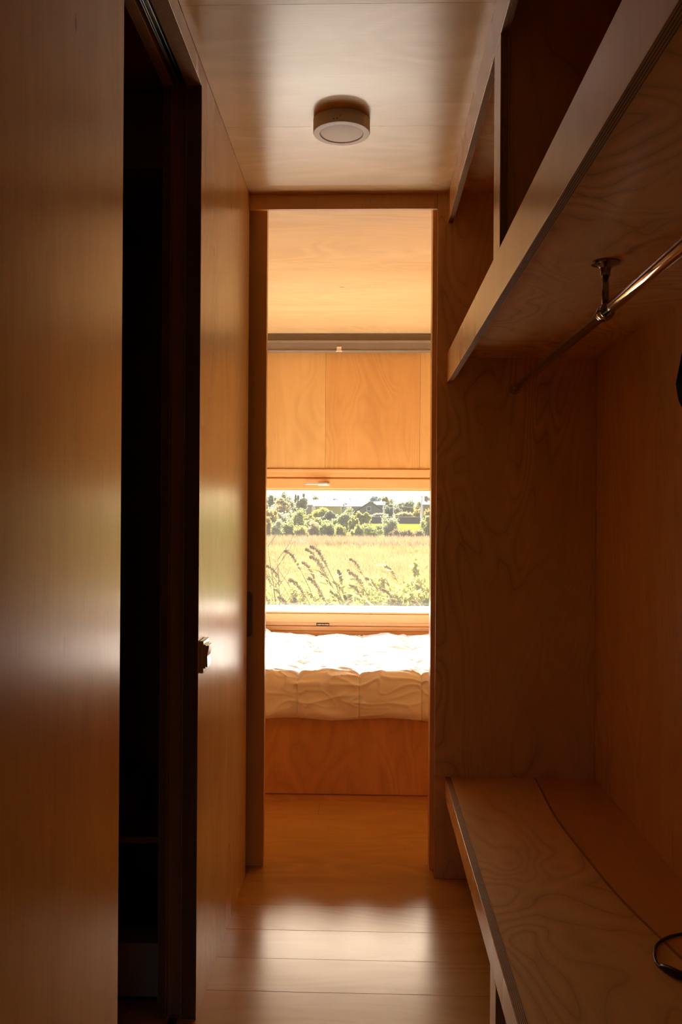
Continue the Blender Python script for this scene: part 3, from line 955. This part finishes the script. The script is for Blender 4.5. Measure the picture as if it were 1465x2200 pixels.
def np_mesh(quads, tris=None):
    """quads (n,4,3) float array"""
    me = bpy.data.meshes.new('foliage')
    parts_v, parts_l, starts, totals = [], [], [], []
    off = 0
    ls = 0
    for arr, k in ((quads, 4), (tris, 3)):
        if arr is None or len(arr) == 0:
            continue
        n = len(arr)
        parts_v.append(arr.reshape(-1, 3))
        parts_l.append(np.arange(n * k) + off)
        starts.append(np.arange(n) * k + ls)
        totals.append(np.full(n, k))
        off += n * k
        ls += n * k
    v = np.concatenate(parts_v).astype(np.float32)
    me.vertices.add(len(v))
    me.vertices.foreach_set('co', v.ravel())
    li = np.concatenate(parts_l).astype(np.int32)
    me.loops.add(len(li))
    me.loops.foreach_set('vertex_index', li)
    st = np.concatenate(starts).astype(np.int32)
    me.polygons.add(len(st))
    me.polygons.foreach_set('loop_start', st)
    me.update(calc_edges=True)
    me.validate()
    return me


def leaf_quads(cent, size, aspect=1.6, up=0.0):
    n = len(cent)
    d = rng.normal(size=(n, 3))
    d[:, 2] += up
    d /= np.linalg.norm(d, axis=1)[:, None]
    e = rng.normal(size=(n, 3))
    e = np.cross(d, e)
    e /= np.linalg.norm(e, axis=1)[:, None]
    s = (size * rng.uniform(0.6, 1.3, n))[:, None]
    a, b = d * s * aspect * 0.5, e * s * 0.5
    return np.stack([cent - a, cent + b, cent + a, cent - b], axis=1)


def crown_points(n, rx, ry, rz, lumps=9, seed=0):
    g = np.random.default_rng(seed)
    lumps = lumps * 3
    cs = g.normal(size=(lumps, 3))
    cs /= np.linalg.norm(cs, axis=1)[:, None]
    cs *= g.uniform(0.2, 0.88, (lumps, 1))
    rad = g.uniform(0.14, 0.36, lumps)
    idx = g.integers(0, lumps, n)
    d = g.normal(size=(n, 3))
    d /= np.linalg.norm(d, axis=1)[:, None]
    p = cs[idx] + d * (rad[idx] * g.uniform(0.1, 1.25, n))[:, None] + g.normal(size=(n, 3)) * 0.05
    return p * np.array([rx, ry, rz])


def tree(name, x, y, top, width, mat, label, cat, group=None, n=2600, leaf=0.35, trunk=0.25, seed=1, z0=ZG):
    """deciduous crown on a trunk; top = height of the tip, width = crown width"""
    h = top - z0
    t = empty(name, (x, y, z0), label=label, cat=cat, group=group)
    cz0 = h * trunk
    rz = (h - cz0) / 2
    p = crown_points(n, width / 2, width / 2, rz, 11, seed)
    p[:, 2] += cz0 + rz
    p[:, 2] = np.clip(p[:, 2], 0.1, h)
    me = np_mesh(leaf_quads(p, leaf * 0.72))
    link('crown', me, [FM[mat]], t, local=True)
    bm = bmesh.new()
    r0 = max(0.06, width * 0.03)
    tube_bm(bm, [(0, 0, 0), (0.02 * width, 0, cz0 * 0.6), (0, 0, cz0 + rz * 0.7)], [r0, r0 * 0.8, r0 * 0.3], 8)
    for k in range(4):
        a = k * 1.6 + seed
        tube_bm(bm, [(0, 0, cz0 * 0.9), (math.cos(a) * width * 0.2, math.sin(a) * width * 0.2, cz0 + rz * 0.8)], [r0 * 0.5, r0 * 0.2], 6)
    link('trunk', bm_mesh(bm), [FM['bark']], t, local=True)
    return t


def PX(px, d): return (px - 789.7) / 1886.0 * d
def PZ(py, d): return 1.3 - (py - 1104.3) / 1886.0 * d


# distances in metres, sizes estimated from the photograph:  name, x-angle, distance, top height, width ...
TREES = [
    # column, distance, top row, width(px), material, label, group
    (566, 150, 1062, 20, 'mid', 'hazy green tree against the sky beside the left jamb', 0.15),
    (584, 160, 1064, 22, 'mid', 'lower hazy green tree left of the tallest crown', 0.15),
    (611, 165, 1057, 42, 'mid', 'tallest broad hazy green tree on the left', 0.2),
    (603, 110, 1071, 40, 'autumn', 'russet autumn tree in front of the tallest tree', 0.12),
    (636, 170, 1063, 10, 'dark', 'slim dark conifer between the left trees', 0.1),
    (648, 150, 1059, 20, 'mid', 'slender grey green tree left of the dark barn', 0.15),
    (686, 260, 1062, 52, 'mid', 'broad dark green tree behind the white roofed house', 0.1),
    (724, 420, 1067, 26, 'blue', 'bluish distant tree right of the white roof', 0.05),
    (831, 245, 1066, 22, 'autumn', 'autumn coloured tree behind the dark round tree', 0.15),
    (841, 185, 1083, 36, 'dark', 'dark round tree beside the gabled house', 0.05),
    (868, 260, 1068, 46, 'mid', 'row of green tree crowns behind the power line', 0.05),
    (899, 195, 1069, 24, 'yellow', 'tall yellow tree beside the white pole', 0.1),
    (925, 230, 1063, 30, 'mid', 'green tree behind the house at the right jamb', 0.1),
    (924, 120, 1090, 24, 'yellow', 'yellow green tree in front of the right hand house', 0.1),
    (500, 140, 1052, 60, 'mid', 'large green tree hidden left of the doorway', 0.15),
    (1030, 200, 1056, 60, 'mid', 'large green tree hidden right of the doorway', 0.15),
]
for i, (px, d, top, w, m, lab, tr) in enumerate(TREES):
    tree('tree', PX(px, d), d, PZ(top, d), w / 1886 * d * 1.35, m, lab, 'tree', None, n=5200, leaf=0.0018 * d, trunk=tr, seed=i + 1)
for i, (px, w, top) in enumerate(((700, 60, 1068), (735, 46, 1070), (772, 60, 1061), (805, 46, 1066), (840, 52, 1071), (880, 60, 1070), (640, 60, 1070), (590, 60, 1072), (930, 60, 1070), (540, 60, 1069), (985, 60, 1068))):
    d = 620
    tree('distant_tree', PX(px, d), d + (i % 3) * 60, PZ(top, d), w / 1886 * d * 1.3, 'blue', 'blue grey woodland crown on the far horizon', 'tree',
         'woodland along the horizon', n=1500, leaf=1.6, trunk=0.02, seed=i + 40)

BUSH = [
    (580, 80, 1092, 26, 'yellow', 'bright yellow bush at the left jamb'),
    (638, 62, 1093, 38, 'green', 'round green bush left of the white roofed house'),
    (710, 120, 1099, 28, 'dark', 'dark shrub in front of the white roofed house'),
    (690, 130, 1088, 34, 'lime', 'drooping yellow green tree under the white roof'),
    (740, 75, 1090, 40, 'pale', 'pale willow in the middle of the view'),
    (779, 110, 1098, 24, 'lime', 'yellow green shrub before the gabled house'),
    (812, 178, 1103, 34, 'mid', 'hazy shrub along the fence before the gabled house'),
    (759, 50, 1106, 18, 'lime', 'thin upright yellow green sapling in the middle'),
    (834, 47, 1109, 38, 'pale', 'airy silver leaved shrub right of the middle'),
    (795, 46, 1121, 48, 'green', 'dense green shrub with a dark base in the middle'),
    (919, 47, 1108, 34, 'green', 'green shrub at the right jamb'),
    (571, 44, 1112, 22, 'yellow', 'ochre bush behind the grass at the left jamb'),
    (592, 46, 1117, 34, 'pale', 'silver grey shrub at the left end of the hedge'),
    (618, 47, 1118, 30, 'green', 'low green shrub below the round bush'),
    (645, 46, 1124, 32, 'lime', 'low yellow green shrub right of the round bush'),
    (674, 47, 1122, 34, 'autumn', 'brownish shrub below the dark barn'),
    (703, 46, 1124, 30, 'green', 'low green shrub below the white roofed house'),
    (733, 46, 1120, 30, 'lime', 'bright yellow green shrub below the pale willow'),
    (770, 45, 1126, 26, 'lime', 'small yellow shrub beside the sapling'),
    (858, 45, 1131, 34, 'pink', 'dry reddish shrub right of the silver shrub'),
    (888, 45, 1134, 34, 'pink', 'dry pinkish thicket near the right jamb'),
    (905, 180, 1089, 26, 'yellow', 'golden shrub beside the white pole'),
    (872, 180, 1096, 34, 'autumn', 'olive brown shrub behind the right part of the fence'),
    (600, 85, 1100, 40, 'mid', 'hazy rounded shrub behind the silver grey shrub'),
    (627, 95, 1097, 36, 'pale', 'pale shrub behind the round green bush'),
    (657, 88, 1106, 30, 'lime', 'yellow green shrub below the dark barn'),
    (685, 80, 1113, 44, 'green', 'low green shrub row before the short fence'),
    (593, 130, 1078, 40, 'mid', 'dense hazy tree like shrub under the tallest tree'),
    (525, 46, 1104, 50, 'green', 'green shrub hidden left of the doorway'),
    (985, 46, 1104, 60, 'green', 'green shrub hidden right of the doorway'),
]
for i, (px, d, top, w, m, lab) in enumerate(BUSH):
    tree('shrub', PX(px, d), d, PZ(top, d), w / 1886 * d * 1.45, m, lab, 'shrub', None, n=6500, leaf=0.0017 * d, trunk=0.02, seed=i + 80)

# ---- houses
def prism_roof(name, x0, x1, y0, y1, ze, zr, mat, parent, axis='X', over=0.3, th=0.15):
    bm = bmesh.new()
    if axis == 'X':
        ym = (y0 + y1) / 2
        for s, yy0 in ((-1, y0 - over), (1, y1 + over)):
            v = [(x0 - over, yy0, ze), (x1 + over, yy0, ze), (x1 + over, ym, zr), (x0 - over, ym, zr)]
            a = [bm.verts.new(p) for p in v]
            b = [bm.verts.new((p[0], p[1], p[2] + th)) for p in v]
            bm.faces.new(a); bm.faces.new(b)
            for k in range(4):
                bm.faces.new((a[k], a[(k + 1) % 4], b[(k + 1) % 4], b[k]))
    else:
        xm = (x0 + x1) / 2
        for s, xx in ((-1, x0 - over), (1, x1 + over)):
            v = [(xx, y0 - over, ze), (xx, y1 + over, ze), (xm, y1 + over, zr), (xm, y0 - over, zr)]
            a = [bm.verts.new(p) for p in v]
            b = [bm.verts.new((p[0], p[1], p[2] + th)) for p in v]
            bm.faces.new(a); bm.faces.new(b)
            for k in range(4):
                bm.faces.new((a[k], a[(k + 1) % 4], b[(k + 1) % 4], b[k]))
    bmesh.ops.recalc_face_normals(bm, faces=bm.faces[:])
    return link(name, bm_mesh(bm), [mat], parent)


def house_walls(x0, x1, y0, y1, ze, zr, mat, parent, axis):
    bm = bmesh.new()
    bm_box(bm, (x0, y0, ZG), (x1, y1, ze))
    if axis == 'Y':
        xm = (x0 + x1) / 2
        tri = [[bm.verts.new(p) for p in ((x0, y, ze), (x1, y, ze), (xm, y, zr))] for y in (y0, y1)]
    else:
        ym = (y0 + y1) / 2
        tri = [[bm.verts.new(p) for p in ((x, y0, ze), (x, y1, ze), (x, ym, zr))] for x in (x0, x1)]
    bm.faces.new(tri[0]); bm.faces.new(tri[1])
    for k in range(3):
        bm.faces.new((tri[0][k], tri[0][(k + 1) % 3], tri[1][(k + 1) % 3], tri[1][k]))
    bmesh.ops.recalc_face_normals(bm, faces=bm.faces[:])
    return link('walls', bm_mesh(bm), [mat], parent)


def house(name, px0, px1, d, pe, pr, depth, wall, roof, axis, label, cat='house', wins=(), over=0.4):
    x0, x1, ze, zr = PX(px0, d), PX(px1, d), PZ(pe, d), PZ(pr, d)
    h = empty(name, ((x0 + x1) / 2, d + depth / 2, ZG), label=label, cat=cat)
    house_walls(x0, x1, d, d + depth, ze, zr - 0.05, FM[wall], h, axis)
    prism_roof('roof', x0, x1, d, d + depth, ze, zr, FM[roof], h, axis, over)
    for (a, b, t, u) in wins:
        wx0, wx1, wz0, wz1 = PX(a, d), PX(b, d), PZ(u, d), PZ(t, d)
        fr = boxes('window_frame', [((wx0 - .08, d - .06, wz0 - .08), (wx1 + .08, d - .01, wz0)), ((wx0 - .08, d - .06, wz1), (wx1 + .08, d - .01, wz1 + .08)),
                                    ((wx0 - .08, d - .06, wz0), (wx0, d - .01, wz1)), ((wx1, d - .06, wz0), (wx1 + .08, d - .01, wz1))], FM['roofw'], h, bevel=0)
        box('pane', (wx0, d - .04, wz0), (wx1, d - .015, wz1), FM['pane'], fr, bevel=0)
    return h


hA = house('house', 677, 732, 190, 1088.5, 1076, 7, 'wally', 'roofw', 'X', 'yellow house with a bright white metal roof', wins=((684, 691, 1099, 1106), (700, 708, 1099, 1106)))
box('gable_wing', (PX(670.5, 189), 188.6, ZG), (PX(677, 189), 197, PZ(1089, 189)), FM['wallo'], hA, bevel=0)
house('barn', 656, 669, 205, 1086.5, 1077, 8, 'wallg', 'roofg', 'X', 'dark grey barn with a slate roof left of the yellow house', 'barn')
hB = house('house', 765, 826, 195, 1100, 1078, 12, 'wallb', 'roofg', 'Y', 'weathered gabled house with a dark attic window', wins=((788, 796, 1089, 1097),), over=0.5)
# hipped left wing of the gabled house
bm = bmesh.new()
d = 199
pts = [(PX(738, d), d, PZ(1088, d)), (PX(790, d), d, PZ(1088, d)), (PX(790, d), d + 8, PZ(1075, d)), (PX(757, d), d + 8, PZ(1075, d)),
       (PX(738, d), d + 16, PZ(1088, d)), (PX(790, d), d + 16, PZ(1088, d))]
v = [bm.verts.new(p) for p in pts]
for f in ((0, 1, 2, 3), (0, 3, 4), (4, 3, 2, 5), (1, 5, 2), (0, 4, 5, 1)):
    bm.faces.new([v[i] for i in f])
bmesh.ops.recalc_face_normals(bm, faces=bm.faces[:])
link('wing_roof', bm_mesh(bm), [FM['roofg']], hB)
box('wing_walls', (PX(740, d), d + 0.5, ZG), (PX(788, d), d + 15.5, PZ(1088, d)), FM['wallb'], hB, bevel=0)
house('shed', 806, 824, 208, 1086, 1078, 7, 'wallg', 'roofg', 'X', 'dark shed with a blue grey roof right of the gabled house', 'shed')
hC = house('house', 909, 960, 160, 1085, 1076, 10, 'wallb', 'roofg', 'X', 'pale roofed house at the right jamb of the doorway')
box('chimney', (PX(911, 165), 165, PZ(1080, 165)), (PX(917, 165), 165.8, PZ(1065, 165)), FM['brick'], hC, bevel=0)

# ---- fences: single boards are smaller than a pixel here, so each fence run is one panel with its posts
for nm, a, b, t, lab in (('garden_fence', 768, 906, 1110.5, 'long dark brown fence right of the middle'), ('garden_fence', 664, 722, 1110.5, 'short dark fence in front of the yellow house')):
    d = 170
    f = empty(nm, (PX((a + b) / 2, d), d, ZG), label=lab, cat='fence')
    box('fence_panel', (PX(a, d), d, ZG + 0.05), (PX(b, d), d + 0.05, PZ(t, d)), FM['fence'], f, bevel=0)
    box('coping', (PX(a, d), d - 0.06, PZ(t, d)), (PX(b, d), d + 0.12, PZ(t, d) + 0.08), FM['wire'], f, bevel=0)
    nx = int((PX(b, d) - PX(a, d)) / 2.5)
    for k in range(nx + 1):
        xx = PX(a, d) + k * 2.5
        box('post', (xx, d - 0.08, ZG), (xx + 0.12, d - 0.005, PZ(t, d) - 0.02), FM['fence'], f, bevel=0)

# ---- poles and wires
d = 140
poles = []
for px, t, lab, rp in ((905.5, 1064, 'tall white utility pole near the right jamb', 0.12), (845, 1074, 'thin white pole right of the dark round tree', 0.07),
                       (823, 1078, 'thin white pole beside the shed', 0.07)):
    p = empty('utility_pole', (PX(px, d), d, ZG), label=lab, cat='pole')
    tube('pole', [(PX(px, d), d, ZG), (PX(px, d), d, PZ(t, d))], [rp, rp * 0.8], FM['wire'], p, 8)
    box('crossarm', (PX(px, d) - 0.5, d - 0.05, PZ(t + 2, d) - 0.06), (PX(px, d) + 0.5, d + 0.05, PZ(t + 2, d) + 0.06), FM['wire'], p, bevel=0)
for (a, ya, b, yb_, sag, lab) in ((756, 1075, 823, 1078, 1.0, 'pale wire crossing above the gabled house'), (823, 1078, 905.5, 1074, 3.5, 'upper pale wire between the poles'),
                                  (845, 1083, 905.5, 1089, 3.0, 'lower pale wire between the poles')):
    pts = []
    for k in range(15):
        t = k / 14
        pts.append((PX(a + (b - a) * t, d), d, PZ(ya + (yb_ - ya) * t + sag * 4 * t * (1 - t), d)))
    tag(tube('power_wire', pts, 0.035, FM['wire'], None, 6), lab, 'wire')

# ---- long grass (uncountable)
def blades(n, y0, y1, spread, hmin, hmax, w, lean=0.25, z=ZG):
    y = y0 + (y1 - y0) * rng.random(n) ** 0.9
    xc = y * -0.023
    x = xc + (rng.random(n) - 0.5) * 2 * spread * y
    h = rng.uniform(hmin, hmax, n)
    a = rng.uniform(0, 2 * np.pi, n)
    lx = rng.normal(-0.10, lean, n) * h
    ly = rng.normal(0, lean, n) * h
    wd = w * (0.5 + y / y1)
    ca, sa = np.cos(a) * wd / 2, np.sin(a) * wd / 2
    base = np.stack([x, y, np.full(n, z)], 1)
    tip = np.stack([x + lx, y + ly, z + h], 1)
    mid = base * 0.42 + tip * 0.58 + np.stack([-lx * 0.12, ly * 0, h * 0.06], 1)
    off = np.stack([ca, sa, np.zeros(n)], 1)
    return np.stack([base - off * .7, mid - off, tip, mid + off], 1)


def grass(name, n, mat, label, cat='grass', **kw):
    link(name, np_mesh(blades(n, **kw)), [FM[mat]], None, label=label, cat=cat, kind='stuff')


grass('golden_grass', 110000, 'gold', 'tall pale golden grass covering the field beyond the window', y0=15, y1=37, spread=0.22, hmin=0.35, hmax=0.72, w=0.017)
grass('reddish_grass', 34000, 'pink', 'dry reddish grass at the back of the field before the shrubs', y0=37, y1=43.5, spread=0.2, hmin=0.5, hmax=0.95, w=0.02)
grass('green_undergrowth', 26000, 'lime', 'yellow green undergrowth of leaves along the near edge of the field', y0=8.8, y1=14, spread=0.3, hmin=0.35, hmax=1.0, w=0.016, lean=0.5)


# ---- reeds and weeds near the cabin: real plants, copied one by one
def reed_meshes(seed, h, dry=False):
    g = random.Random(seed)
    bm = bmesh.new()
    stem, plume, lq = [], [], []
    lean = g.uniform(-0.35, -0.1)
    for k in range(9):
        t = k / 8
        stem.append(Vector((lean * h * t ** 2, 0.03 * h * math.sin(t * 2), h * t * (1 - 0.10 * t))))
    tube_bm(bm, stem, [0.007 * (1 - 0.6 * k / 8) for k in range(9)], 6)
    stem_me = bm_mesh(bm)
    # leaves: long arcs leaving the stem
    for k in range(16):
        b = stem[1 + k * 7 // 16]
        a = g.choice((0, math.pi)) + g.uniform(-0.9, 0.9)
        L = g.uniform(0.25, 0.5) * h
        dx, dy = math.cos(a), math.sin(a)
        prev = b
        for j in range(1, 5):
            t = j / 4
            q = b + Vector((dx * L * t * 0.8, dy * L * t * 0.8, L * (0.75 * t - 0.75 * t * t)))
            w0, w1_ = 0.016 * (1 - (j - 1) / 4), 0.016 * (1 - j / 4)
            nrm = Vector((-dy, dx, 0.4)).normalized()
            lq.append([prev - nrm * w0, prev + nrm * w0, q + nrm * w1_, q - nrm * w1_])
            prev = q
    leaf_me = np_mesh(np.array(lq, dtype=float))
    top = stem[-1]
    pc = []
    for k in range(220):
        t = g.random()
        q = top + Vector((lean * 0.22 * h * t + g.uniform(-.02, .02) * (1.2 - t), g.uniform(-.02, .02), 0.16 * h * t - 0.12 * h * t * t + g.uniform(-.015, .015)))
        pc.append(q - (top - stem[-2]) * (1 - t) * 0.8)
    plume_me = np_mesh(leaf_quads(np.array(pc), 0.012, 3.0))
    return stem_me, leaf_me, plume_me


def weed_mesh(seed, h, r):
    p = crown_points(1700, r, r, h / 2, 9, seed)
    p[:, 2] += h / 2
    p[:, 2] = np.clip(p[:, 2], 0.03, h)
    return np_mesh(leaf_quads(p, 0.030, 3.0, 0.5))


protos = []
for i, (sd, h) in enumerate(((1, 1.25), (2, 1.05), (3, 1.4), (4, 0.95))):
    me3 = reed_meshes(sd, h)
    t = empty('reed', (0, 0, ZG))
    link('stem', me3[0], [FM['stalk']], t, local=True)
    link('leaves', me3[1], [FM['lime']], t, local=True)
    link('plume', me3[2], [FM['stalk']], t, local=True)
    protos.append(t)


def copy_thing(o):
    c = o.copy()
    COL.objects.link(c)
    for ch in o.children:
        k = ch.copy()
        COL.objects.link(k)
        k.parent = c
    return c


spots = []
for px in (600, 612, 626, 640, 655, 662, 668, 682, 690, 698, 708, 719, 727, 735, 744, 752, 762, 768, 775, 784, 792, 806, 818, 829, 838, 848, 858, 868, 880, 889, 897, 908, 916, 924, 540, 560, 960, 985, 634, 648, 675, 703, 724, 730, 748, 758, 765, 780, 798, 812, 834, 853, 874, 893, 912):
    spots.append((px + rnd.uniform(-4, 4), rnd.uniform(8.6, 11.5)))
for i, (px, d) in enumerate(spots):
    o = protos[i] if i < 4 else copy_thing(protos[i % 4])
    o.location = (PX(px, d), d, ZG)
    s = rnd.uniform(0.80, 1.08) * (1.1 if 700 < px < 790 else 0.95)
    o.scale = (s, s, s)
    o.rotation_euler.z = rnd.uniform(-0.6, 0.6)
    tag(o, 'bent brown reed stalk with a drooping plume at the near edge of the field', 'reed', 'reeds along the near edge of the field')
wmesh = [weed_mesh(5, 1.15, 0.32), weed_mesh(6, 1.0, 0.38), weed_mesh(7, 1.25, 0.28)]
wfirst = {}
wlist = [(584, 9.5), (606, 10.6), (637, 10.4), (660, 9.8), (681, 10.6), (700, 9.6), (716, 10.2), (731, 9.5), (747, 10), (762, 9.7), (806, 11), (824, 9.8), (842, 9.4), (861, 10.3), (882, 10.8), (903, 9.6), (920, 9.9), (555, 10), (960, 10), (990, 9.6)]
for i, (px, d) in enumerate(wlist):
    key = (i % 3)
    mk = FM['lime'] if i % 4 else FM['pale']
    me = wmesh[key]
    if not me.materials:
        me.materials.append(FM[('lime', 'green', 'lime')[key]])
    o = bpy.data.objects.new('leafy_weed', me)
    COL.objects.link(o)
    o.location = (PX(px, d), d, ZG)
    o.rotation_euler.z = rnd.uniform(0, 6)
    s = rnd.uniform(0.85, 1.2)
    o.scale = (s, s, s * rnd.uniform(0.9, 1.15))
    tag(o, 'leafy yellow green weed clump at the foot of the reeds', 'weed', 'leafy weeds at the foot of the reeds')

# tall dry plant at the left jamb with branching stalks
tp = empty('dry_weed', (PX(612, 9.6), 9.6, ZG), label='tall branching dry brown weed left of the reeds', cat='weed')
g = random.Random(12)
for k in range(7):
    a = g.uniform(-0.5, 0.28)
    L = g.uniform(0.95, 1.62)
    pts = [Vector((a * L * t ** 1.3 * 0.45, g.uniform(-.02, .02), L * t)) for t in (0, .2, .4, .6, .8, 1)]
    bm = tube_bm(bmesh.new(), pts, [0.009, 0.008, 0.007, 0.006, 0.004, 0.002], 6)
    for j in range(7):
        b = pts[1 + j % 5]
        s = g.choice((-1, 1))
        l2 = g.uniform(0.1, 0.32)
        tube_bm(bm, [b, b + Vector((s * l2 * 0.5, g.uniform(-.05, .05), l2 * 0.7)), b + Vector((s * l2 * 0.75, 0, l2 * 1.2))], [0.004, 0.003, 0.0015], 5)
    st = link('stalk', bm_mesh(bm), [FM['stalk']], tp, local=True)
pc = np.array([[g.gauss(-0.03, 0.13), g.gauss(0, 0.08), abs(g.gauss(0.5, 0.4))] for _ in range(420)])
link('dry_leaves', np_mesh(leaf_quads(pc, 0.022, 2.8)), [FM['yellow']], tp, local=True)
